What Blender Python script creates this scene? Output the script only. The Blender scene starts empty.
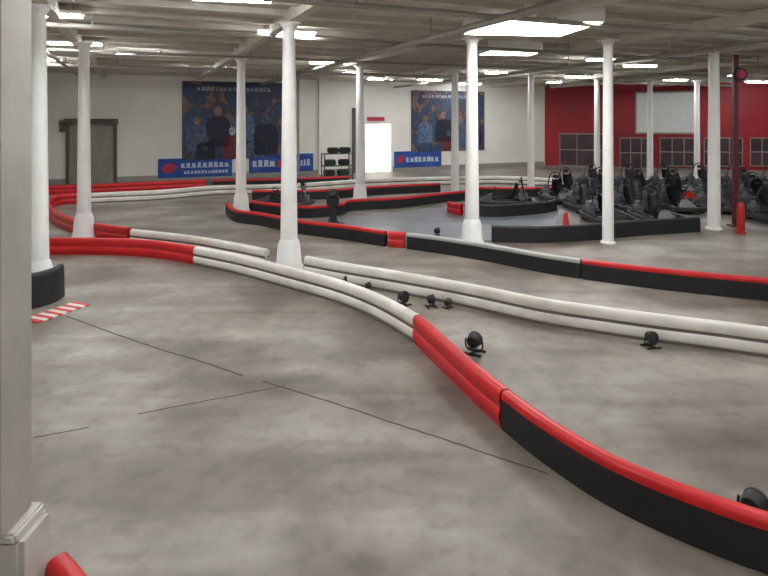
import bpy, bmesh, math, random
from mathutils import Vector, Matrix
random.seed(7)
S = bpy.context.scene
COL = S.collection
S.view_settings.view_transform = 'Standard'
CH = 3.0; F = 580.0; HZ = 118.0; H = 5.15
GA = math.radians(23.0)
D = Vector((math.cos(GA), math.sin(GA), 0)); P = Vector((-math.sin(GA), math.cos(GA), 0))

def fl(u, v, z=0.0):           # image pixel u, v projected through the camera -> ground coordinates in metres
    y = (CH - z) * F / (v - HZ)
    return Vector(((u - 384.0) / F * y, y, z))

def lin(c):
    return tuple(((x/255.)/12.92 if x/255. <= .04045 else ((x/255.+.055)/1.055)**2.4) for x in c) + (1,)

# ---------------------------------------------------------------- materials
def mat(name, rgb, rough=.5, metal=0, vary=.12, scale=6, bump=0, rgb2=None, emit=0, coords='Object', spec=.5):
    m = bpy.data.materials.new(name); m.use_nodes = True
    nt = m.node_tree; b = nt.nodes['Principled BSDF']
    b.inputs['Roughness'].default_value = rough; b.inputs['Metallic'].default_value = metal
    b.inputs['Specular IOR Level'].default_value = spec
    tc = nt.nodes.new('ShaderNodeTexCoord')
    n = nt.nodes.new('ShaderNodeTexNoise'); n.inputs['Scale'].default_value = scale; n.inputs['Detail'].default_value = 4
    nt.links.new(tc.outputs[coords], n.inputs['Vector'])
    r = nt.nodes.new('ShaderNodeValToRGB')
    c = lin(rgb); c2 = lin(rgb2) if rgb2 else tuple(x*(1-vary) for x in c[:3])+(1,)
    r.color_ramp.elements[0].position = .35; r.color_ramp.elements[0].color = c2
    r.color_ramp.elements[1].position = .65; r.color_ramp.elements[1].color = c
    nt.links.new(n.outputs['Fac'], r.inputs['Fac']); nt.links.new(r.outputs['Color'], b.inputs['Base Color'])
    if bump:
        bp = nt.nodes.new('ShaderNodeBump'); bp.inputs['Strength'].default_value = bump
        n2 = nt.nodes.new('ShaderNodeTexNoise'); n2.inputs['Scale'].default_value = scale*8
        nt.links.new(tc.outputs[coords], n2.inputs['Vector'])
        nt.links.new(n2.outputs['Fac'], bp.inputs['Height']); nt.links.new(bp.outputs['Normal'], b.inputs['Normal'])
    if emit:
        b.inputs['Emission Color'].default_value = c; b.inputs['Emission Strength'].default_value = emit
    return m

M = {}
M['white'] = mat('white_plastic', (236,233,225), .45, rgb2=(212,207,196), scale=2)
M['red'] = mat('red_plastic', (206,26,32), .4, vary=.2, scale=3)
M['black'] = mat('black_plastic', (28,28,31), .55, vary=.3, scale=5)
M['kblack'] = mat('kart_black_plastic', (44,44,48), .45, vary=.3, scale=5)
M['core'] = mat('dark_core', (104,99,91), .8)
M['grayrail'] = mat('gray_rail', (176,176,172), .5)
M['column'] = mat('column_paint', (240,239,236), .5, vary=.07, scale=2)
M['colgray'] = mat('shaded_column_paint', (176,172,163), .6, vary=.2, scale=3, bump=.1)  # gray-beige of the near column in shade, put into its paint colour
M['wall'] = mat('wall_paint', (238,235,226), .7, vary=.08, scale=.6)
M['redwall'] = mat('red_wall_paint', (158,22,34), .6, vary=.35, scale=.4)
M['ceil'] = mat('ceiling_deck', (200,194,178), .8, vary=.2, scale=1.2)
M['beam'] = mat('beam_paint', (206,201,187), .7, vary=.15, scale=2)
M['pipe'] = mat('conduit', (160,156,146), .5, .2)
M['steel'] = mat('brushed_steel', (140,140,144), .4, .6)
M['tire'] = mat('tire_rubber', (22,22,23), .8)
M['seat'] = mat('seat_plastic', (58,58,64), .4)
M['kartred'] = mat('kart_red', (180,28,30), .4)
M['kartgray'] = mat('kart_gray', (130,132,138), .4)
M['rollerdoor'] = mat('roller_door_metal', (150,147,138), .5, .2, vary=.2, scale=2)
M['frame'] = mat('door_frame', (86,83,77), .5)
M['blue'] = mat('banner_blue', (40,86,168), .6, rgb2=(24,58,134), scale=2)
M['ink'] = mat('print_white', (190,200,216), .6)
M['inkred'] = mat('print_red', (180,44,70), .6)
M['glass'] = mat('dark_glass', (84,62,68), .2, vary=.5, scale=1.5)
M['screen'] = mat('screen_fabric', (206,206,204), .7, emit=.1)
M['seam'] = mat('floor_seam', (80,73,66), .9)
M['kerbred'] = mat('kerb_red', (214,70,66), .6)
M['day'] = mat('daylight', (255,250,240), .5, emit=2.2, vary=0)
M['sky'] = mat('skylight_diffuser', (252,252,250), .5, emit=16, vary=0)
M['lamp'] = mat('lamp_diffuser', (250,252,255), .5, emit=70, vary=0)
M['lens'] = mat('lamp_lens', (48,50,54), .2)
M['orange'] = mat('cone_red', (186,40,34), .5)

def floor_mat():
    m = bpy.data.materials.new('polished_concrete'); m.use_nodes = True
    nt = m.node_tree; L = nt.links; b = nt.nodes['Principled BSDF']
    tc = nt.nodes.new('ShaderNodeTexCoord')
    def noise(sc, det, rot=0, st=(1,1,1), dist=0):
        mp = nt.nodes.new('ShaderNodeMapping'); mp.inputs['Scale'].default_value = st; mp.inputs['Rotation'].default_value = (0,0,rot)
        n = nt.nodes.new('ShaderNodeTexNoise'); n.inputs['Scale'].default_value = sc; n.inputs['Detail'].default_value = det; n.inputs['Distortion'].default_value = dist
        L.new(tc.outputs['Object'], mp.inputs['Vector']); L.new(mp.outputs['Vector'], n.inputs['Vector']); return n
    n1 = noise(.35, 6); n2 = noise(2.2, 8); n3 = noise(.8, 6, .55, (.22,1.7,1), .6); n4 = noise(.7, 8, 0, (1,1,1), .5); n5 = noise(5, 8, 0, (1,1,1), .3)
    def ramp(n, a, b2, ca, cb):
        r = nt.nodes.new('ShaderNodeValToRGB'); e = r.color_ramp.elements
        e[0].position = a; e[1].position = b2; e[0].color = ca; e[1].color = cb
        L.new(n.outputs['Fac'], r.inputs['Fac']); return r
    r1 = ramp(n1, .38, .62, lin((138,130,118)), lin((168,162,153)))
    r2 = ramp(n2, .32, .66, (.70,.69,.67,1), (1,1,1,1))
    r3 = ramp(n3, .38, .58, (.68,.66,.64,1), (1,1,1,1))
    r4 = ramp(n4, .38, .54, (.66,.64,.62,1), (1,1,1,1))
    r5 = ramp(n5, .35, .5, (.84,.83,.82,1), (1,1,1,1))
    def mul(a, c):
        x = nt.nodes.new('ShaderNodeMixRGB'); x.blend_type = 'MULTIPLY'; x.inputs[0].default_value = 1
        L.new(a, x.inputs[1]); L.new(c, x.inputs[2]); return x.outputs[0]
    o = mul(mul(mul(mul(r1.outputs[0], r2.outputs[0]), r3.outputs[0]), r4.outputs[0]), r5.outputs[0])
    L.new(o, b.inputs['Base Color'])
    rr = nt.nodes.new('ShaderNodeMapRange'); rr.inputs['To Min'].default_value = .32; rr.inputs['To Max'].default_value = .6
    L.new(n2.outputs['Fac'], rr.inputs['Value']); L.new(rr.outputs[0], b.inputs['Roughness'])
    bp = nt.nodes.new('ShaderNodeBump'); bp.inputs['Strength'].default_value = .06
    L.new(n2.outputs['Fac'], bp.inputs['Height']); L.new(bp.outputs[0], b.inputs['Normal'])
    return m
M['floor'] = floor_mat()
M['bluefloor'] = mat('blue_gray_floor_reflection', (120,125,132), .33, rgb2=(96,101,108), scale=1.2)  # bluish reflected light on the floor, given as base colour

def mural_mat(name, seed):
    m = bpy.data.materials.new(name); m.use_nodes = True
    nt = m.node_tree; L = nt.links; b = nt.nodes['Principled BSDF']; b.inputs['Roughness'].default_value = .6
    tc = nt.nodes.new('ShaderNodeTexCoord')
    mp = nt.nodes.new('ShaderNodeMapping'); mp.inputs['Location'].default_value = (seed, 0, seed*.7); mp.inputs['Scale'].default_value = (1,1,.8)
    L.new(tc.outputs['Object'], mp.inputs['Vector'])
    n = nt.nodes.new('ShaderNodeTexNoise'); n.inputs['Scale'].default_value = 1.1; n.inputs['Detail'].default_value = 5; n.inputs['Distortion'].default_value = 1.2
    L.new(mp.outputs[0], n.inputs['Vector'])
    r = nt.nodes.new('ShaderNodeValToRGB'); cr = r.color_ramp
    cols = [(0,(22,34,54)),(.38,(34,54,80)),(.46,(52,76,104)),(.53,(42,46,60)),(.58,(96,76,74)),(.63,(124,100,90)),(.7,(58,78,112))]
    cr.elements[0].position = 0; cr.elements[0].color = lin(cols[0][1]); cr.elements[1].position = .7; cr.elements[1].color = lin(cols[-1][1])
    for p, c in cols[1:-1]:
        e = cr.elements.new(p); e.color = lin(c)
    L.new(n.outputs['Fac'], r.inputs['Fac']); L.new(r.outputs[0], b.inputs['Base Color'])
    return m
M['mural1'] = mural_mat('mural_print_a', 1.3); M['mural2'] = mural_mat('mural_print_b', 7.1)

# ---------------------------------------------------------------- helpers
def new_mesh(name, bm, mats, parent=None, loc=(0,0,0), rot=(0,0,0), smooth=False):
    bmesh.ops.recalc_face_normals(bm, faces=bm.faces)
    me = bpy.data.meshes.new(name); bm.to_mesh(me); bm.free()
    if not isinstance(mats, (list, tuple)): mats = [mats]
    for m in mats: me.materials.append(m)
    if smooth:
        for p in me.polygons: p.use_smooth = True
        try: me.set_sharp_from_angle(angle=math.radians(40))
        except Exception: pass
    o = bpy.data.objects.new(name, me); COL.objects.link(o)
    o.location = loc; o.rotation_euler = rot
    if parent: o.parent = parent
    return o

def empty(name, loc, label, category, group=None, rz=0):
    e = bpy.data.objects.new(name, None); COL.objects.link(e); e.location = loc; e.rotation_euler = (0,0,rz)
    e.empty_display_size = .2
    e['label'] = label; e['category'] = category
    if group: e['group'] = group
    return e

def tag(o, label, category, group=None):
    o['label'] = label; o['category'] = category
    if group: o['group'] = group
    return o

def struct(o, label=None):
    o['kind'] = 'structure'
    if label: o['label'] = label
    return o

def add_box(bm, size, c=(0,0,0), bevel=0, rot=None, mi=0):
    r = bmesh.ops.create_cube(bm, size=1)
    vs = r['verts']
    for v in vs: v.co = Vector((v.co.x*size[0], v.co.y*size[1], v.co.z*size[2]))
    if bevel:
        es = list({e for v in vs for e in v.link_edges})
        rb = bmesh.ops.bevel(bm, geom=es, offset=bevel, segments=2, affect='EDGES')
        vs = list({v for f in rb['faces'] for v in f.verts} | {v for v in vs if v.is_valid})
    mtx = Matrix.Translation(c) @ (rot.to_4x4() if rot else Matrix())
    for v in vs: v.co = mtx @ v.co
    for f in {f for v in vs for f in v.link_faces}: f.material_index = mi

def add_lathe(bm, prof, n=16, mtx=Matrix(), mi=0, sq=False):
    rings = []
    for r, z in prof:
        ring = []
        for i in range(n):
            a = 2*math.pi*(i+.5)/n
            ring.append(bm.verts.new(mtx @ Vector((r*math.cos(a), r*math.sin(a), z))))
        rings.append(ring)
    for j in range(len(rings)-1):
        for i in range(n):
            f = bm.faces.new((rings[j][i], rings[j][(i+1)%n], rings[j+1][(i+1)%n], rings[j+1][i])); f.material_index = mi
    f = bm.faces.new(rings[0][::-1]); f.material_index = mi
    f = bm.faces.new(rings[-1]); f.material_index = mi

def add_sweep(bm, path, prof, closed=False, mi=0):
    n = len(path); rings = []
    for i in range(n):
        a = path[(i-1) % n] if (closed or i > 0) else path[i]
        b = path[(i+1) % n] if (closed or i < n-1) else path[i]
        t = (b - a); t.z = 0; t.normalize(); s = Vector((-t.y, t.x, 0))
        rings.append([bm.verts.new(path[i] + s*x + Vector((0,0,z))) for x, z in prof])
    k = len(prof)
    for j in range(n if closed else n-1):
        A, B = rings[j], rings[(j+1) % n]
        for i in range(k):
            f = bm.faces.new((A[i], A[(i+1)%k], B[(i+1)%k], B[i])); f.material_index = mi
    if not closed:
        bm.faces.new(rings[0][::-1]).material_index = mi; bm.faces.new(rings[-1]).material_index = mi

def add_tube(bm, path, r, n=8, closed=False, mi=0):
    m = len(path); rings = []; up = Vector((0,0,1)); prev = None
    for i in range(m):
        a = path[(i-1) % m] if (closed or i > 0) else path[i]
        b = path[(i+1) % m] if (closed or i < m-1) else path[i]
        t = (b-a).normalized()
        if prev is None:
            x = t.cross(up) if abs(t.z) < .95 else t.cross(Vector((0,1,0)))
        else:
            x = prev - t*prev.dot(t)
        x.normalize(); prev = x; y = t.cross(x)
        rings.append([bm.verts.new(path[i] + x*r*math.cos(2*math.pi*q/n) + y*r*math.sin(2*math.pi*q/n)) for q in range(n)])
    for j in range(m if closed else m-1):
        A, B = rings[j], rings[(j+1) % m]
        for i in range(n):
            bm.faces.new((A[i], A[(i+1)%n], B[(i+1)%n], B[i])).material_index = mi
    if not closed:
        bm.faces.new(rings[0][::-1]); bm.faces.new(rings[-1])

def smooth_path(pts, sub=6):
    out = []; n = len(pts)
    for i in range(n-1):
        p0 = pts[max(i-1,0)]; p1 = pts[i]; p2 = pts[i+1]; p3 = pts[min(i+2,n-1)]
        for k in range(sub):
            t = k/sub
            out.append(.5*((2*p1)+(p2-p0)*t+(2*p0-5*p1+4*p2-p3)*t*t+(3*p1-p0-3*p2+p3)*t**3))
    out.append(pts[-1]); return out

# ---------------------------------------------------------------- room shell
C0 = Vector((-16.5,25.45,0)); C1 = Vector((10.2,36.8,0)); C2 = Vector((24,32.2,0)); C3 = Vector((24,-3,0)); C4 = Vector((-4.5,-3,0))
corners = [C0, C1, C2, C3, C4]
def slab(name, z0, z1, m):
    bm = bmesh.new()
    a = [bm.verts.new((c.x, c.y, z0)) for c in corners]; b = [bm.verts.new((c.x, c.y, z1)) for c in corners]
    bm.faces.new(a[::-1]); bm.faces.new(b)
    for i in range(5): bm.faces.new((a[i], a[(i+1)%5], b[(i+1)%5], b[i]))
    return struct(new_mesh(name, bm, m))
slab('floor', -.2, 0, M['floor'])
slab('ceiling', H, H+.2, M['ceil'])
cen = Vector((5, 15, 0))
def wall(name, a, b, m, th=.2):
    d = (b-a); L = d.length; ang = math.atan2(d.y, d.x); n = Vector((-d.y, d.x, 0)).normalized()
    mid = (a+b)/2
    if (cen-mid).dot(n) > 0: n = -n
    bm = bmesh.new(); add_box(bm, (L, th, H), (0,0,H/2))
    return struct(new_mesh(name, bm, m, loc=mid+n*th/2, rot=(0,0,ang)))
wall('wall_back', C0, C1, M['wall']); wall('wall_red_side', C1, C2, M['redwall'])
wall('wall_right', C2, C3, M['wall']); wall('wall_front', C3, C4, M['wall']); wall('wall_left', C4, C0, M['wall'])

# thin blue-gray floor patch, bluish light reflection put into its colour
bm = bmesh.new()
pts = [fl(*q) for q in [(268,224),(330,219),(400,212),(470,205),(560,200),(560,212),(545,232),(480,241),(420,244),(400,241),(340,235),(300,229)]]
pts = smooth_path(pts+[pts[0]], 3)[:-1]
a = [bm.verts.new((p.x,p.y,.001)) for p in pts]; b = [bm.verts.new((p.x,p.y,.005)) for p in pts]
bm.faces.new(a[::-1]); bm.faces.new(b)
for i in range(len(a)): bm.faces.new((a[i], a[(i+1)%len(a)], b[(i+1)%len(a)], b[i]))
struct(new_mesh('floor.001', bm, M['bluefloor']), 'blue-gray floor patch with light reflection in its colour')

# floor seams: slightly wandering cracks / joints
ti = 1
for pl, w in ([[(66,316),(150,346),(200,361),(243,376)], .012], [[(262,381),(330,402),(400,425),(470,448),(548,474)], .010], [[(33,438),(90,427)], .008], [[(138,414),(200,402),(285,386)], .008]):
    bm = bmesh.new(); path = smooth_path([fl(*q) for q in pl], 8)
    path = [p + Vector((random.uniform(-.006,.006), random.uniform(-.006,.006), 0)) for p in path]
    add_sweep(bm, path, [(-w,.0005),(w,.0005),(w,.002),(-w,.002)])
    struct(new_mesh('trim_%d' % ti, bm, M['seam']), 'thin dark joint line in the concrete floor'); ti += 1

def bar(name, c, direction, length, w, h, ztop, m):
    bm = bmesh.new(); add_box(bm, (length, w, h))
    return struct(new_mesh(name, bm, m, loc=(c.x, c.y, ztop-h/2), rot=(0,0,math.atan2(direction.y, direction.x))))
def clip_line(p, d):
    t0, t1 = -200, 200
    for i in range(5):
        a = corners[i]; b = corners[(i+1)%5]; e = b-a; n = Vector((-e.y, e.x, 0)).normalized()
        if (cen-a).dot(n) < 0: n = -n
        dn = d.dot(n); q = (a-p).dot(n)
        if abs(dn) < 1e-6:
            if q > 0: return None
            continue
        t = q/dn
        if dn > 0: t0 = max(t0, t)
        else: t1 = min(t1, t)
    return (t0, t1) if t1-t0 > .5 else None
base = Vector((-1.88,11.6,0))
k = -14
while k < 28:
    p = base + P*(k*1.15); r = clip_line(p, D)
    if r and p.y > -8:
        bar('trim_%d' % ti, p + D*(r[0]+r[1])/2, D, r[1]-r[0]-.05, .13, .12, H, M['beam']); ti += 1
    k += 1
for k in range(-4, 7):
    p = base + D*(k*4.25) ; r = clip_line(p, P)
    if r:
        bar('trim_%d' % ti, p + P*(r[0]+r[1])/2, P, r[1]-r[0]-.05, .2, .25, H-.02, M['beam']); ti += 1
for k, (off, dr, r, z) in enumerate([(1.6,D,.05,4.83),(6.2,D,.04,4.82),(11.3,D,.06,4.83),(-2.6,D,.05,4.82),(3,P,.07,4.72),(-5,P,.06,4.72),(10.5,P,.06,4.72)]):
    o = base + (P if dr is D else D)*off; rg = clip_line(o, dr)
    if not rg: continue
    bm = bmesh.new(); c = o+dr*(rg[0]+rg[1])/2; hl = (rg[1]-rg[0])/2-.06
    add_tube(bm, [dr*-hl, dr*hl], r, 10)
    for s in range(int(-hl), int(hl), 4): add_box(bm, (.03,.03,H-z), dr*s+Vector((0,0,(H-z)/2)))
    struct(new_mesh('trim_%d' % ti, bm, M['pipe'], loc=(c.x,c.y,z)), 'painted ceiling pipe with hangers'); ti += 1

def wallhit(u, A, slope):
    kk = (u-384)/F; y = (A.y - slope*A.x)/(1-slope*kk)
    return Vector((kk*y, y, 0))
SB = (C1.y-C0.y)/(C1.x-C0.x); SR = (C2.y-C1.y)/(C2.x-C1.x)
def on_wall(u0, v0, u1, v1, red=False):
    A, s = (C1, SR) if red else (C0, SB)
    a = wallhit(u0, A, s); b = wallhit(u1, A, s); mid = (a+b)/2
    w = (b-a).length; z1 = 3-(v0-HZ)*mid.y/F; z0 = 3-(v1-HZ)*mid.y/F
    ang = math.atan(s); n = Vector((math.sin(ang), -math.cos(ang), 0))
    return mid, w, max(z0,0), z1, ang, n
def panel(name, u0, v0, u1, v1, m, th=.05, red=False, off=0, z0=None):
    mid, w, za, zb, ang, n = on_wall(u0, v0, u1, v1, red)
    if z0 is not None: za = z0
    bm = bmesh.new(); add_box(bm, (w, th, zb-za), bevel=min(th*.2,.01))
    p = mid + n*(th/2+off+.002)
    return new_mesh(name, bm, m, loc=(p.x, p.y, (za+zb)/2), rot=(0,0,ang)), w, zb-za

o,_,_ = panel('trim_%d' % ti, 318, 70, 322, 178, M['wall'], .2, z0=0); struct(o, 'wall pilaster'); ti += 1
o,_,_ = panel('trim_%d' % ti, 297, 70, 299, 178, M['pipe'], .08, z0=0); struct(o, 'vertical pipe on wall'); ti += 1
o,_,_ = panel('trim_%d' % ti, 352, 108, 355, 178, M['frame'], .12, z0=0); struct(o, 'dark upright on wall beside glazed door'); ti += 1
d = (C1-C0).normalized(); bm = bmesh.new(); L = (C1-C0).length-.2; add_box(bm, (L,.04,.25), (0,0,.125))
nb = Vector((d.y,-d.x,0)); p = (C0+C1)/2+nb*.03
struct(new_mesh('baseboard_back', bm, M['pipe'], loc=p, rot=(0,0,math.atan2(d.y,d.x))))

# roller door
mid, w, za, zb, ang, n = on_wall(66, 122, 117, 184)
bm = bmesh.new(); hh = zb
N = 22
for i in range(N): add_box(bm, (w-.3, .05 if i % 2 else .08, hh/N*.98), (0,0,hh*(i+.5)/N))
struct(new_mesh('door_1', bm, M['rollerdoor'], loc=mid+n*.05, rot=(0,0,ang)), 'gray ribbed roller shutter door')
bm = bmesh.new()
for x in (-w/2+.06, w/2-.06): add_box(bm, (.13,.14,hh), (x,0,hh/2))
add_box(bm, (w+.1,.3,.26), (0,-.05,hh+.02), .02)
add_box(bm, (.32,.1,.5), (-w/2-.1,0,hh-.2), .02)
struct(new_mesh('trim_%d' % ti, bm, M['frame'], loc=mid+n*.08, rot=(0,0,ang)), 'dark frame and roll housing of shutter door'); ti += 1
# bright doorway with daylight
mid, w, za, zb, ang, n = on_wall(364, 124, 391, 176)
bm = bmesh.new(); add_box(bm, (w, .04, zb-.02), (0,0,(zb)/2))
struct(new_mesh('door_2', bm, M['day'], loc=mid+n*.03, rot=(0,0,ang)), 'glazed door blown out by daylight')
bm = bmesh.new()
for x in (-w/2, w/2): add_box(bm, (.09,.1,zb+.1), (x,0,zb/2+.05))
add_box(bm, (.04,.08,zb), (0,0,zb/2))
add_box(bm, (w+.1,.1,.1), (0,0,zb+.05))
struct(new_mesh('trim_%d' % ti, bm, M['wall'], loc=mid+n*.08, rot=(0,0,ang))); ti += 1
o,_,_ = panel('wall_sign', 367, 117, 384, 121, M['inkred'], .08); tag(o, 'small red sign box above the bright glazed door', 'sign')

def printed(name, u0,v0,u1,v1, m, label, marks, red=False, th=.06):
    mid, w, za, zb, ang, n = on_wall(u0,v0,u1,v1,red)
    e = empty(name, mid+n*(th/2+.004)+Vector((0,0,za)), label, 'banner' if 'banner' in name else 'mural', rz=ang)
    h = zb-za
    bm = bmesh.new(); add_box(bm, (w, th, h), (0,0,h/2), .01); new_mesh('printed_panel', bm, m, e)
    for (rows, mm, nm) in marks:
        for (x0,x1,z0,z1,cnt) in rows:
            bm = bmesh.new()
            if nm == 'red_emblem':      # slanted lens-shaped emblem
                cx=((x0+x1)/2-.5)*w; cz=(z0+z1)/2*h; rx=(x1-x0)/2*w; rz=(z1-z0)/2*h
                pr=[(cx+rx*math.cos(a*math.pi/8)+.25*rz*math.sin(a*math.pi/8), cz+rz*math.sin(a*math.pi/8)) for a in range(16)]
                fr=[bm.verts.new((x,-th/2-.012,z)) for x,z in pr]; bk=[bm.verts.new((x,-th/2+.001,z)) for x,z in pr]
                bm.faces.new(fr); bm.faces.new(bk[::-1])
                for i in range(16): bm.faces.new((fr[i],fr[(i+1)%16],bk[(i+1)%16],bk[i]))
            else:
                add_box(bm, ((x1-x0)*w, .004, (z1-z0)*h*.12), (((x0+x1)/2-.5)*w, -th/2-.002, z0*h))
                for i in range(cnt):
                    xa = x0+(x1-x0)*i/cnt; xb = xa+(x1-x0)/cnt*random.uniform(.5,.85)
                    hz = (z1-z0)*random.uniform(.75,1)
                    add_box(bm, ((xb-xa)*w, .012, hz*h), (((xa+xb)/2-.5)*w, -th/2-.005, (z0+hz/2)*h))
            new_mesh(nm, bm, mm, e)
    return e
M['skin'] = mat('print_skin', (150,118,104), .6, rgb2=(100,78,72)); M['slate'] = mat('print_slate', (84,98,124), .6, rgb2=(50,62,86)); M['navy'] = mat('print_navy', (20,27,46), .6); M['ltblue']=mat('print_lightblue',(96,120,152),.6, rgb2=(58,76,102))
M['dullred'] = mat('print_dull_red', (120,44,54), .6, rgb2=(70,30,40)); M['pale']=mat('print_pale',(170,172,178),.6, rgb2=(110,112,124))
m1 = printed('wall_mural', 182,82,283,159, M['mural1'], 'large dark blue printed mural with racers and white heading', [
    ([(.14,.88,.885,.935,17)], M['pale'], 'heading_lettering')])
m2 = printed('wall_mural', 411,91,484,151, M['mural2'], 'dark blue printed mural of karting crowd beside glazed door', [
    ([(.14,.88,.885,.935,17)], M['pale'], 'heading_lettering')])
def silhouettes(parent, w, h, items):
    for (cx, cz, s, body, head) in items:
        for part, mm in (('body', body), ('head', head)):
            bm = bmesh.new(); prof = []
            if part == 'body':
                prof = [(-.5,-1.2),(-.52,-.3),(-.42,.02),(-.15,.12),(.15,.12),(.42,.02),(.52,-.3),(.5,-1.2)]
            else:
                prof = [(.17*math.cos(a*math.pi/8), .32+.22*math.sin(a*math.pi/8)) for a in range(16)]
            zo = -.034 if part == 'body' else -.038
            pts = [(cx*w-w/2+x*s, z*s+cz*h) for x,z in prof]
            pts = [(max(-w/2+.03,min(w/2-.03,x)), max(.03,z)) for x,z in pts]
            fr = [bm.verts.new((x, zo, z)) for x,z in pts]; bk = [bm.verts.new((x, zo+.006, z)) for x,z in pts]
            bm.faces.new(fr); bm.faces.new(bk[::-1])
            for i in range(len(fr)):
                j = (i+1)%len(fr)
                if (fr[i].co-fr[j].co).length > 1e-5: bm.faces.new((fr[i], fr[j], bk[j], bk[i]))
            new_mesh('printed_figure_'+part, bm, mm, parent)
mid, w, za, zb, ang, n = on_wall(182,82,283,159)
silhouettes(m1, w, zb-za, [(.14,.42,1.0,M['slate'],M['skin']),(.34,.52,1.15,M['navy'],M['skin']),(.6,.55,1.0,M['ltblue'],M['skin']),(.82,.42,1.2,M['navy'],M['slate']),(.48,.28,1.0,M['dullred'],M['pale']),(.22,.2,.9,M['navy'],M['slate']),(.72,.2,1.0,M['slate'],M['navy'])])
mid, w, za, zb, ang, n = on_wall(411,91,484,151)
silhouettes(m2, w, zb-za, [(.18,.45,.9,M['ltblue'],M['skin']),(.42,.5,1.0,M['navy'],M['skin']),(.66,.42,1.05,M['slate'],M['skin']),(.86,.4,.9,M['navy'],M['skin']),(.5,.22,.9,M['dullred'],M['slate'])])
BM = [([(.3,.97,.52,.78,9),(.34,.95,.2,.36,13)], M['ink'], 'white_lettering'), ([(.05,.24,.25,.75,1)], M['inkred'], 'red_emblem')]
printed('wall_banner', 158,158,232,177, M['blue'], 'long blue banner with red emblem below the racing mural', BM)
printed('wall_banner', 249,154,313,172, M['blue'], 'blue banner with white and red print near pilaster', [([(.05,.4,.35,.7,4),(.64,.95,.35,.7,6)], M['ink'], 'white_lettering'), ([(.42,.6,.25,.75,1)], M['inkred'], 'red_emblem')])
printed('wall_banner', 394,151,441,167, M['blue'], 'short blue banner beside the glazed door', [([(.24,.95,.35,.65,8)], M['ink'], 'white_lettering'), ([(.05,.2,.25,.75,1)], M['inkred'], 'red_emblem')])

# red wall furniture
mid, w, za, zb, ang, n = on_wall(636,92,698,133,True)
e = empty('projection_screen', mid+n*.06+Vector((0,0,za)), 'large pale rectangular screen hung on the red wall', 'screen', rz=ang)
bm = bmesh.new(); add_box(bm, (w,.04,zb-za), (0,0,(zb-za)/2)); new_mesh('screen_surface', bm, M['screen'], e)
bm = bmesh.new()
for x in (-w/2, w/2): add_box(bm, (.1,.08,zb-za+.1), (x,0,(zb-za)/2))
for z in (0, zb-za): add_box(bm, (w,.08,.1), (0,0,z))
new_mesh('screen_frame', bm, M['pipe'], e)
wi = 1
for (a,b,c,dd) in [(560,134,612,166),(620,138,652,168),(660,138,696,166),(704,138,742,166),(750,138,785,166)]:
    o,w,h = panel('window_%d' % wi, a,b,c,dd, M['glass'], .04, True); struct(o, 'dark internal window in red wall'); wi += 1
    mid, w, za, zb, ang, n = on_wall(a,b,c,dd,True)
    bm = bmesh.new(); h = zb-za
    for i in range(4): add_box(bm, (.04,.08,h), (-w/2+w*i/3,0,h/2))
    for z in (0,h/2,h): add_box(bm, (w+.04,.08,.05), (0,0,z))
    struct(new_mesh('trim_%d' % ti, bm, M['pipe'], loc=mid+n*.08+Vector((0,0,za)), rot=(0,0,ang)), 'gray window frame'); ti += 1
o,_,_ = panel('trim_%d' % ti, 546,168,800,175, M['grayrail'], .06, True); struct(o,'pale stripe along red wall'); ti += 1

# ---------------------------------------------------------------- columns
def column(pt, label, flare=True, r0=.165, r1=.12, square=False, m=None, z1=None, group='white building columns'):
    m = m or M['column']
    e = empty('support_column', pt, label, 'column', group, rz=0 if square else GA)
    top = (H-.29) if z1 is None else z1
    if square:
        bm = bmesh.new(); add_box(bm, (.30,.30,top-.66), (0,0,.66+(top-.66)/2), .012); new_mesh('shaft', bm, m, e)
        bm = bmesh.new(); add_box(bm, (.45,.30,.62), (0,.07,.31), .03); add_box(bm, (.40,.30,.06), (0,.05,.63), .015); new_mesh('base', bm, M['wall2'], e)
    else:
        bm = bmesh.new(); z = .62 if flare else .05
        add_lathe(bm, [(r0,z),(r0*.97,z+.5),(r1,top-.15),(r1,top)], 20); new_mesh('shaft', bm, m, e, smooth=True)
        bm = bmesh.new()
        if flare: add_lathe(bm, [(.28,0),(.28,.1),(.25,.16),(.22,.5),(.19,.6),(r0*1.02,.64)], 20)
        else: add_lathe(bm, [(r0*1.3,0),(r0*1.3,.03),(r0*1.1,.06)], 20)
        new_mesh('base', bm, m, e, smooth=True)
    bm = bmesh.new(); add_lathe(bm, [(r1*1.04,top-.12),(r1*1.4,top-.04),(r1*1.4,top)], 20); add_box(bm, (.4,.3,.04), (0,0,top))
    new_mesh('capital', bm, m, e)
    return e
M['wall2'] = mat('block_paint', (206,203,196), .6, vary=.2, scale=4, bump=.1)
column(Vector((-2.27,3.35,0)), 'gray square column on a thick block base', square=True, m=M['colgray'])
column(fl(38,298), 'white tapered column beside black bumper and striped kerb')
column(fl(84,238), 'white tapered column with flared base inside red barrier bend')
column(fl(289,271), 'white tapered column standing between the two white barriers')
column(fl(472,246), 'white tapered column beside the dark barrier')
column(fl(608,243), 'slim white column in front of parked karts', False, .135,.11)
column(fl(241,213), 'white tapered column at end of dark barrier')
column(fl(360,202), 'white tapered column near far track bend')
column(fl(455,196), 'white column near far barriers', False, .16,.12)
column(fl(531,190), 'white column near far barriers', False, .15,.12)
column(fl(714,229), 'white column at the front of the kart pit', False, .165,.13)
column(fl(597,181), 'white column near the red wall', False, .15,.12)
column(fl(650,180), 'white column near the red wall', False, .15,.12)
column(fl(697,178), 'white column near the red wall', False, .15,.12)

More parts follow.
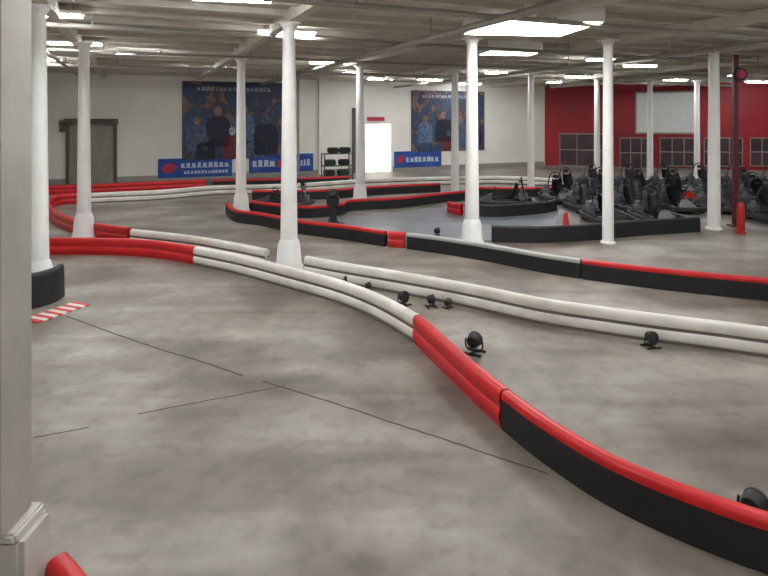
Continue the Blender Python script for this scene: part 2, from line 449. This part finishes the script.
# ---------------------------------------------------------------- barriers
def ellip(cx, cz, rx, rz, n=12):
    return [(cx+rx*math.copysign(abs(math.cos(a))**.7, math.cos(a)), cz+rz*math.copysign(abs(math.sin(a))**.7, math.sin(a))) for a in [2*math.pi*(i+.5)/n for i in range(n)]]
HB = .37
def barrier(world, kind, label, sub=6, h=HB):
    path = smooth_path(world, sub); mid = path[len(path)//2].copy(); loc = [p-mid for p in path]
    e = empty('track_barrier', mid, label, 'barrier', 'track barriers')
    s = h/.37
    top, low = {'white':('white','white'),'red':('red','red'),'redblack':('red','black'),'grayblack':('grayrail','black'),'black':('black','black')}[kind]
    two = low in ('white','red')
    bm = bmesh.new()
    add_sweep(bm, loc, ellip(0,.28*s,.072,.085*s) if two else ellip(0,.305*s,.062,.058*s)); new_mesh('top_rail', bm, M[top], e, smooth=True)
    bm = bmesh.new()
    if two: add_sweep(bm, loc, ellip(0,.110*s,.077,.087*s)); new_mesh('lower_rail', bm, M[low], e, smooth=True)
    else: add_sweep(bm, loc, [(-.068,.0),(.068,.0),(.064,.262*s),(-.064,.262*s)]); new_mesh('body', bm, M[low], e)
    bm = bmesh.new(); add_sweep(bm, loc, [(-.06,.0),(.06,.0),(.06,.3*s),(-.06,.3*s)]); new_mesh('core', bm, M['core'] if low == 'white' else (M['kartred'] if two else M['black']), e)
    return e
def run(pix, kind, label, **k): return barrier([fl(*q)+Vector((0,.07,0)) for q in pix], kind, label, **k)

A = [(-20,255),(44,255),(80,255),(125,256),(160,259),(195,265),(240,275),(290,289),(340,304),(380,321),(418,344),(444,370),(474,400),(508,431),(542,459),(592,494),(640,521),(700,548),(768,574),(840,597)]
WA = [fl(*q)+Vector((0,.07,0)) for q in A]
def part(W, i, j, kind, label):
    w = [p.copy() for p in W[i:j+1]]
    if j < len(W)-1:      # leave a hairline joint between neighbouring modules
        dlt = (w[-1]-w[-2]).normalized(); w[-1] = w[-1]-dlt*.02
    return barrier(w, kind, label)
part(WA,0,5,'red','red plastic two-rail barrier beside the wide concrete run')
part(WA,5,10,'white','white plastic two-rail barrier curving past column base')
part(WA,10,13,'red','red plastic barrier between white and black sections')
part(WA,13,19,'redblack','black barrier with red top rail curving close by')
run([(131,245),(165,249),(200,254),(240,262),(266,268)],'white','white plastic barrier leading up to the column')
run([(306,276),(345,284),(400,294),(470,308),(540,324),(600,334),(660,343),(720,351),(768,358),(840,368)],'white','long white two-rail barrier along the inner lane')
run([(128,243),(95,238),(68,231),(52,222),(47,213),(55,206),(76,204)],'red','red plastic barrier forming a tight hairpin')
run([(80,204),(120,202),(160,200),(215,195),(260,194),(300,192)],'white','white barrier along the far hairpin')
run([(305,192),(345,189),(380,187),(440,185),(500,184),(560,187)],'white','white barrier along the far straight')
run([(20,196),(100,193),(160,190),(205,188)],'red','red barrier running along the far wall')
run([(212,188),(260,187),(300,186),(348,184)],'redblack','black barrier with red top near banners')
run([(227,214),(236,222),(262,226),(300,234),(345,240),(386,247)],'redblack','black barrier with red top rail starting by a column')
run([(389,247.3),(405,248.5)],'red','short solid red barrier end block')
run([(408,249),(450,255),(500,264),(540,272),(582,279)],'grayblack','black barrier with pale gray top rail')
run([(584,279.3),(640,287),(700,294),(768,301),(840,308)],'redblack','black barrier with red top rail at inner lane')
run([(250,212),(280,216),(310,218),(340,215),(350,211),(400,208),(440,203),(472,200)],'redblack','black and red barrier around blue-gray surface')
run([(252,200),(300,200),(345,198),(380,195),(440,192)],'redblack','black and red barrier on the far bend')
run([(492,242),(540,243),(590,240.5),(640,236),(700,232)],'black','low black barrier in front of the kart pit', h=.4)
run([(449,213),(462,216)],'red','short red barrier end near pit')
run([(465,216.4),(500,217),(540,214),(556,211)],'black','black barrier at the pit lane entry')
run([(470,196),(520,197),(560,196)],'redblack','black and red barrier beside far columns')
bc = fl(38,298)+Vector((-.1,-.12,0))
barrier([bc+Vector((.46*math.cos(t),.52*math.sin(t),0)) for t in [math.radians(x) for x in (-150,-115,-80,-45,-10,25)]],'black','black wrap-around bumper guarding a white column', h=.56)
barrier([Vector((-1.97,3.50,0)),Vector((-1.72,3.28,0)),Vector((-1.4,2.9,0))],'red','red barrier end beside gray square column')

# kerb with stripes
bm = bmesh.new(); a = fl(30,322); b = fl(82,304); a.z=b.z=.003; n = 11
side = (b-a).normalized(); mid = (a+b)/2
for i in range(n):
    p = a+(b-a)*(i+.5)/n
    add_box(bm, ((b-a).length/n*.99, .34, .02), p-mid+Vector((0,0,.012)), rot=Matrix.Rotation(math.atan2(side.y,side.x),3,'Z'), mi=i%2)
o = new_mesh('kerb', bm, [M['kerbred'], M['white']], loc=mid.to_tuple()); o.location.z = 0
tag(o, 'flat red and white striped kerb beside column bumper', 'kerb')

# ---------------------------------------------------------------- karts
def kart_parts():
    out = []
    bm = bmesh.new(); add_box(bm, (.62,1.35,.04), (0,.05,.09), .01)
    ring = [Vector((x,y,0)) for x,y in [(.54,-.85),(.6,-.6),(.6,.5),(.52,.8),(.28,.94),(-.28,.94),(-.52,.8),(-.6,.5),(-.6,-.6),(-.54,-.85),(-.3,-.92),(.3,-.92)]]
    add_sweep(bm, ring, ellip(0,.17,.04,.075,10), closed=True)
    for y in (-.6,.0,.6): add_box(bm, (1.15,.05,.05), (0,y,.12))
    out.append(('chassis', bm, 'kblack', True))
    bm = bmesh.new()
    lo = [(-.30,.91,.1),(.30,.91,.1),(.22,.42,.1),(-.22,.42,.1)]; hi = [(-.24,.86,.2),(.24,.86,.2),(.11,.44,.44),(-.11,.44,.44)]
    a = [bm.verts.new(q) for q in lo]; b = [bm.verts.new(q) for q in hi]
    bm.faces.new(a[::-1]); bm.faces.new(b)
    for i in range(4): bm.faces.new((a[i],a[(i+1)%4],b[(i+1)%4],b[i]))
    bmesh.ops.bevel(bm, geom=list(bm.edges), offset=.03, segments=2, affect='EDGES')
    out.append(('nose_cone', bm, 'nose', True))
    for sx in (-1,1):
        bm = bmesh.new(); add_box(bm, (.15,.8,.17), (sx*.44,-.02,.2), .05); out.append(('side_pod', bm, 'pod', False))
    bm = bmesh.new()
    prof = [(.25,.16),(.1,.14),(-.12,.18),(-.28,.34),(-.36,.54),(-.41,.72)]
    wd = [.16,.18,.19,.2,.19,.14]; rows = []
    for (y,z),w in zip(prof,wd):
        rows.append([bm.verts.new((x*w, y+.1*abs(x)**2-.05, z+.10*abs(x)**3)) for x in (-1,-.8,-.4,0,.4,.8,1)])
    for i in range(len(rows)-1):
        for j in range(6): bm.faces.new((rows[i][j],rows[i][j+1],rows[i+1][j+1],rows[i+1][j]))
    bmesh.ops.solidify(bm, geom=list(bm.faces), thickness=.04)
    out.append(('seat', bm, 'seat', True))
    bm = bmesh.new(); add_tube(bm, smooth_path([Vector(q) for q in [(-.26,-.72,.14),(-.24,-.6,.6),(-.17,-.55,.92),(0,-.55,.99),(.17,-.55,.92),(.24,-.6,.6),(.26,-.72,.14)]],4), .022, 8)
    add_box(bm, (.22,.06,.13), (0,-.5,.85), .03); out.append(('roll_bar', bm, 'kblack', True))
    bm = bmesh.new(); mt = Matrix.Translation((0,.27,.55)) @ Matrix.Rotation(math.radians(55),4,'X')
    add_tube(bm, [mt @ Vector((.14*math.cos(t*math.pi/8), .14*math.sin(t*math.pi/8),0)) for t in range(16)], .015, 6, closed=True)
    add_tube(bm, [Vector((0,.27,.55)), Vector((0,.6,.16))], .018, 6); add_box(bm, (.26,.03,.04), (0,.27,.55))
    out.append(('steering_wheel', bm, 'black', True))
    bm = bmesh.new(); add_box(bm, (.26,.3,.22), (.34,-.62,.28), .03)
    for i in range(5): add_box(bm, (.28,.02,.16), (.34,-.74+.06*i,.33))
    add_lathe(bm, [(.06,-.08),(.08,-.07),(.08,.07),(.06,.08)], 10, Matrix.Translation((.34,-.6,.46)))
    out.append(('engine', bm, 'steel', False))
    for (x,y,r,w) in [(-.48,.58,.13,.12),(.48,.58,.13,.12),(-.46,-.6,.14,.2),(.46,-.6,.14,.2)]:
        bm = bmesh.new(); mt = Matrix.Translation((x,y,r)) @ Matrix.Rotation(math.pi/2,4,'Y')
        add_lathe(bm, [(r*.55,-w/2),(r*.9,-w/2),(r,-w*.35),(r,w*.35),(r*.9,w/2),(r*.55,w/2)], 16, mt)
        add_lathe(bm, [(r*.5,-w/2-.006),(r*.5,w/2+.006)], 12, mt, mi=1)
        out.append(('wheel', bm, 'wheel', True))
    return out
proto = {}
def make_kart(loc, rz, nose, pod, label):
    e = empty('go_kart', loc, label, 'go-kart', 'go-karts parked in the pit', rz=rz)
    key = (nose, pod)
    if key not in proto:
        L = []
        for nm, bm, k, sm in kart_parts():
            mm = {'nose':M[nose],'pod':M[pod],'wheel':[M['tire'],M['steel']]}.get(k) or M[k]
            L.append(new_mesh(nm, bm, mm, e, smooth=sm))
        proto[key] = L
    else:
        for o in proto[key]:
            c = o.copy(); COL.objects.link(c); c.parent = e
    return e
combos = [('kblack','kblack','black parked go-kart with tall roll bar'),('kartred','kblack','black go-kart with red nose and roll bar'),('kartgray','kblack','black go-kart with gray nose and roll bar'),('kblack','kartgray','black go-kart with gray side pods')]
ci = [0,2,0,3,0,0,2,0,0,3,0,0,1]
i = 0
rows = [(16.6,[6.4,7.85,11.3,12.8]),(18.8,[6.6,8.05,9.5,10.95,12.4]),(20.9,[6.3,7.75,9.2,10.65,12.1,13.55,15.0]),(23.1,[7.4,8.85,10.3,11.75,13.2,14.65,16.1]),(25.3,[9.2,10.8,12.4,14.0,15.6,17.2])]
for y, xs in rows:
    for x in xs:
        c = combos[ci[i % 13]]; i += 1
        make_kart(Vector((x,y+random.uniform(-.06,.06),0)), math.pi+random.uniform(-.06,.05), *c)
make_kart(fl(283,207.5), 1.2, 'kblack','kblack','black go-kart standing alone on the far track')
make_kart(fl(505,206), 1.4, 'kblack','kblack','black go-kart standing alone on the far track')

# ---------------------------------------------------------------- floor spot lamps
def spot_parts():
    out = []
    bm = bmesh.new(); add_box(bm, (.30,.04,.03), (0,-.1,.016), .006); add_box(bm, (.30,.04,.03), (0,.1,.016), .006); add_box(bm, (.05,.24,.03), (0,0,.03), .006)
    out.append(('foot', bm, 'black', False))
    bm = bmesh.new(); add_tube(bm, smooth_path([Vector(q) for q in [(-.13,0,.2),(-.135,0,.12),(-.1,0,.05),(0,0,.04),(.1,0,.05),(.135,0,.12),(.13,0,.2)]],3), .014, 6)
    out.append(('bracket', bm, 'black', True))
    mt = Matrix.Translation((0,0,.19)) @ Matrix.Rotation(math.radians(84),4,'X')
    bm = bmesh.new(); add_lathe(bm, [(.05,-.09),(.085,-.08),(.1,-.04),(.106,.0),(.108,.04),(.114,.045),(.114,.07),(.1,.07),(.098,.06)], 18, mt)
    out.append(('lamp_housing', bm, 'black', True))
    bm = bmesh.new(); add_lathe(bm, [(.095,.058),(.085,.066),(.04,.07)], 18, mt); out.append(('lens', bm, 'lens', True))
    return out
sp = []
def spot(pt, rz, label, sc=1.0):
    e = empty('floor_spotlight', pt, label, 'spotlight', 'black floor spotlights', rz=rz); e.scale = (sc,)*3
    if not sp:
        for nm,bm,k,sm in spot_parts(): sp.append(new_mesh(nm,bm,M[k],e,smooth=sm))
    else:
        for o in sp:
            c = o.copy(); COL.objects.link(c); c.parent = e
for (u,v,rz,sc,l) in [(474,353,2.6,.85,'black floor spotlight standing beside the red barrier'),(403,305,.6,.75,'black floor spotlight between white barriers'),(431,307,1.8,.65,'small black floor spotlight against white barrier'),(448,308,2.4,.5,'small black floor spotlight against white barrier'),
    (347,284,.4,.55,'small black floor spotlight between white barriers'),(368,291,2.2,.5,'small black floor spotlight between white barriers'),(651,347,.2,.7,'black floor spotlight in front of long white barrier'),(754,524,2.2,.8,'black floor spotlight behind red-topped barrier'),
    (266,272,1.0,.5,'small black floor spotlight by column base'),(582,271,.5,.7,'small black lamp behind the dark barrier'),(700,283,.5,.7,'small black lamp behind the dark barrier'),(437,236,2,.7,'black lamp on blue-gray surface'),(313,276,2,.5,'small black lamp beside column base')]:
    spot(fl(u,v), rz, l, sc)

def stand(pt):
    e = empty('equipment_stand', pt, 'black pedestal equipment stand next to far barrier', 'stand')
    bm = bmesh.new(); add_lathe(bm, [(.36,0),(.36,.05),(.2,.1),(.12,.16),(.09,.3),(.09,.55)], 16); new_mesh('pedestal', bm, M['black'], e, smooth=True)
    bm = bmesh.new(); add_box(bm, (.34,.26,.3), (0,0,.7), .04); add_lathe(bm, [(.1,-.2),(.13,-.14),(.13,.02),(.1,.06)], 12, Matrix.Translation((0,-.1,.92)) @ Matrix.Rotation(math.radians(70),4,'X')); new_mesh('control_head', bm, M['black'], e)
stand(fl(333,226))

e = empty('equipment_rack', fl(337,180), 'dark metal rack holding gear near the glazed door', 'rack', rz=GA)
bm = bmesh.new()
for x in (-.7,.7):
    for y in (-.25,.25): add_box(bm, (.05,.05,1.3), (x,y,.65))
for z in (.2,.7,1.28): add_box(bm, (1.46,.56,.04), (0,0,z))
new_mesh('rack_frame', bm, M['frame'], e)
M['green'] = mat('dark_green_cloth', (40,66,50), .8)
for x,z,m in [(-.4,.22,'black'),(.3,.22,'green'),(-.35,.72,'green'),(.35,.72,'black'),(-.2,1.3,'black'),(.4,1.3,'black')]:
    bm = bmesh.new(); add_box(bm, (.5,.42,.28), (x,0,z+.14), .05); new_mesh('storage_bin', bm, M[m], e)

e = empty('traffic_cone', fl(566,229), 'small slim red traffic cone in front of parked karts', 'cone')
bm = bmesh.new(); add_box(bm, (.24,.24,.04), (0,0,.02), .01); new_mesh('base', bm, M['black'], e)
bm = bmesh.new(); add_lathe(bm, [(.095,.04),(.085,.12),(.05,.42),(.045,.44)], 16); new_mesh('cone_body', bm, M['orange'], e, smooth=True)
e = empty('fire_extinguisher', fl(741,233), 'tall red fire extinguisher on round foot beside column', 'fire extinguisher')
bm = bmesh.new(); add_lathe(bm, [(.14,0),(.14,.04),(.09,.06),(.09,.66),(.075,.76),(.04,.8),(.03,.82)], 18); new_mesh('cylinder', bm, M['kartred'], e, smooth=True)
bm = bmesh.new(); add_box(bm, (.05,.16,.03), (0,-.05,.86)); add_box(bm, (.05,.14,.02), (0,-.05,.91)); add_lathe(bm,[(.03,.8),(.03,.9)],10)
add_tube(bm, smooth_path([Vector(q) for q in [(0,0,.84),(.11,0,.8),(.13,0,.6),(.11,0,.3)]],4), .015, 6); new_mesh('valve_and_hose', bm, M['black'], e)
e = empty('signal_post', Vector((9.75,16.1,0)), 'dark red post with round signal lamp and blue ring', 'signal post')
bm = bmesh.new(); add_box(bm, (.13,.13,H-.4), (0,0,(H-.4)/2), .01); add_box(bm, (.3,.3,.04), (0,0,.02)); M['maroon'] = mat('maroon_paint', (96,30,38), .5); new_mesh('post', bm, M['maroon'], e)
bm = bmesh.new(); add_lathe(bm, [(.18,-.05),(.2,0),(.18,.05)], 20, Matrix.Translation((.05,-.13,4.2)) @ Matrix.Rotation(math.pi/2,4,'X')); new_mesh('ring', bm, M['navy'], e, smooth=True)
bm = bmesh.new(); add_lathe(bm, [(.14,0),(.12,.05),(.06,.08)], 20, Matrix.Translation((.05,-.16,4.2)) @ Matrix.Rotation(math.pi/2,4,'X')); new_mesh('signal_lens', bm, M['inkred'], e, smooth=True)

# ---------------------------------------------------------------- ceiling lamps
def lampfix(pt, ln=1.25, wd=.24):
    e = empty('ceiling_light', pt, 'white linear ceiling light fixture glowing brightly', 'ceiling light', 'linear ceiling lights', rz=GA*.5)
    bm = bmesh.new(); add_box(bm, (ln+.06, wd+.06, .06), (0,0,.05), .01)
    for x in (-ln*.35, ln*.35): add_box(bm, (.02,.02,.16), (x,0,.14))
    new_mesh('housing', bm, M['column'], e)
    bm = bmesh.new(); add_box(bm, (ln, wd, .05), (0,0,0), .012); new_mesh('diffuser', bm, M['lamp'], e)
ZL = 4.93
for (u,v) in [(138,53),(287,33),(208,69),(328,63),(345,73),(45,15),(40,60),(75,44),(380,79),(605,60),(578,77),(675,80),(723,76),(757,82),(550,82),(470,84),(232,-1),(640,66),(500,73),(430,80)]:
    y = (ZL-CH)*F/(HZ-v); lampfix(Vector(((u-384)/F*y, y, ZL)))
for (x,y) in [(-3.5,7.6),(4.6,7.2),(-1,4.2),(4,3.5),(9,6),(9,10.5),(13.5,9),(14,14),(1,0),(8,1.5),(14,4),(19,10),(19,18),(19,24),(-4.5,3)]:
    lampfix(Vector((x,y,ZL)))
def skyl(c, w, l):
    global wi, ti
    bm = bmesh.new(); add_box(bm, (w,l,.04)); struct(new_mesh('window_%d' % wi, bm, M['sky'], loc=(c.x,c.y,4.86), rot=(0,0,GA*.35)), 'bright diffused roof light'); wi += 1
    bm = bmesh.new()
    for x in (-w/2,w/2): add_box(bm, (.08,l+.08,.3), (x,0,0))
    for y in (-l/2,l/2): add_box(bm, (w,.08,.3), (0,y,0))
    struct(new_mesh('trim_%d' % ti, bm, M['column'], loc=(c.x,c.y,5.0), rot=(0,0,GA*.35))); ti += 1
skyl(Vector((3.0,12.0,0)), 2.2, 1.9)
skyl(Vector((3.6,16.6,0)), 1.5, .9)

# ---------------------------------------------------------------- world, camera
w = bpy.data.worlds.new('world'); S.world = w; w.use_nodes = True
w.node_tree.nodes['Background'].inputs[0].default_value = (.8,.85,.9,1); w.node_tree.nodes['Background'].inputs[1].default_value = .3
cam = bpy.data.cameras.new('camera'); co = bpy.data.objects.new('camera', cam); COL.objects.link(co)
co.location = (0,0,CH); co.rotation_euler = (math.pi/2,0,0)
cam.sensor_width = 36; cam.lens = 36*F/768; cam.shift_y = -(288-HZ)/768; cam.clip_start = .05; cam.clip_end = 200
S.camera = co
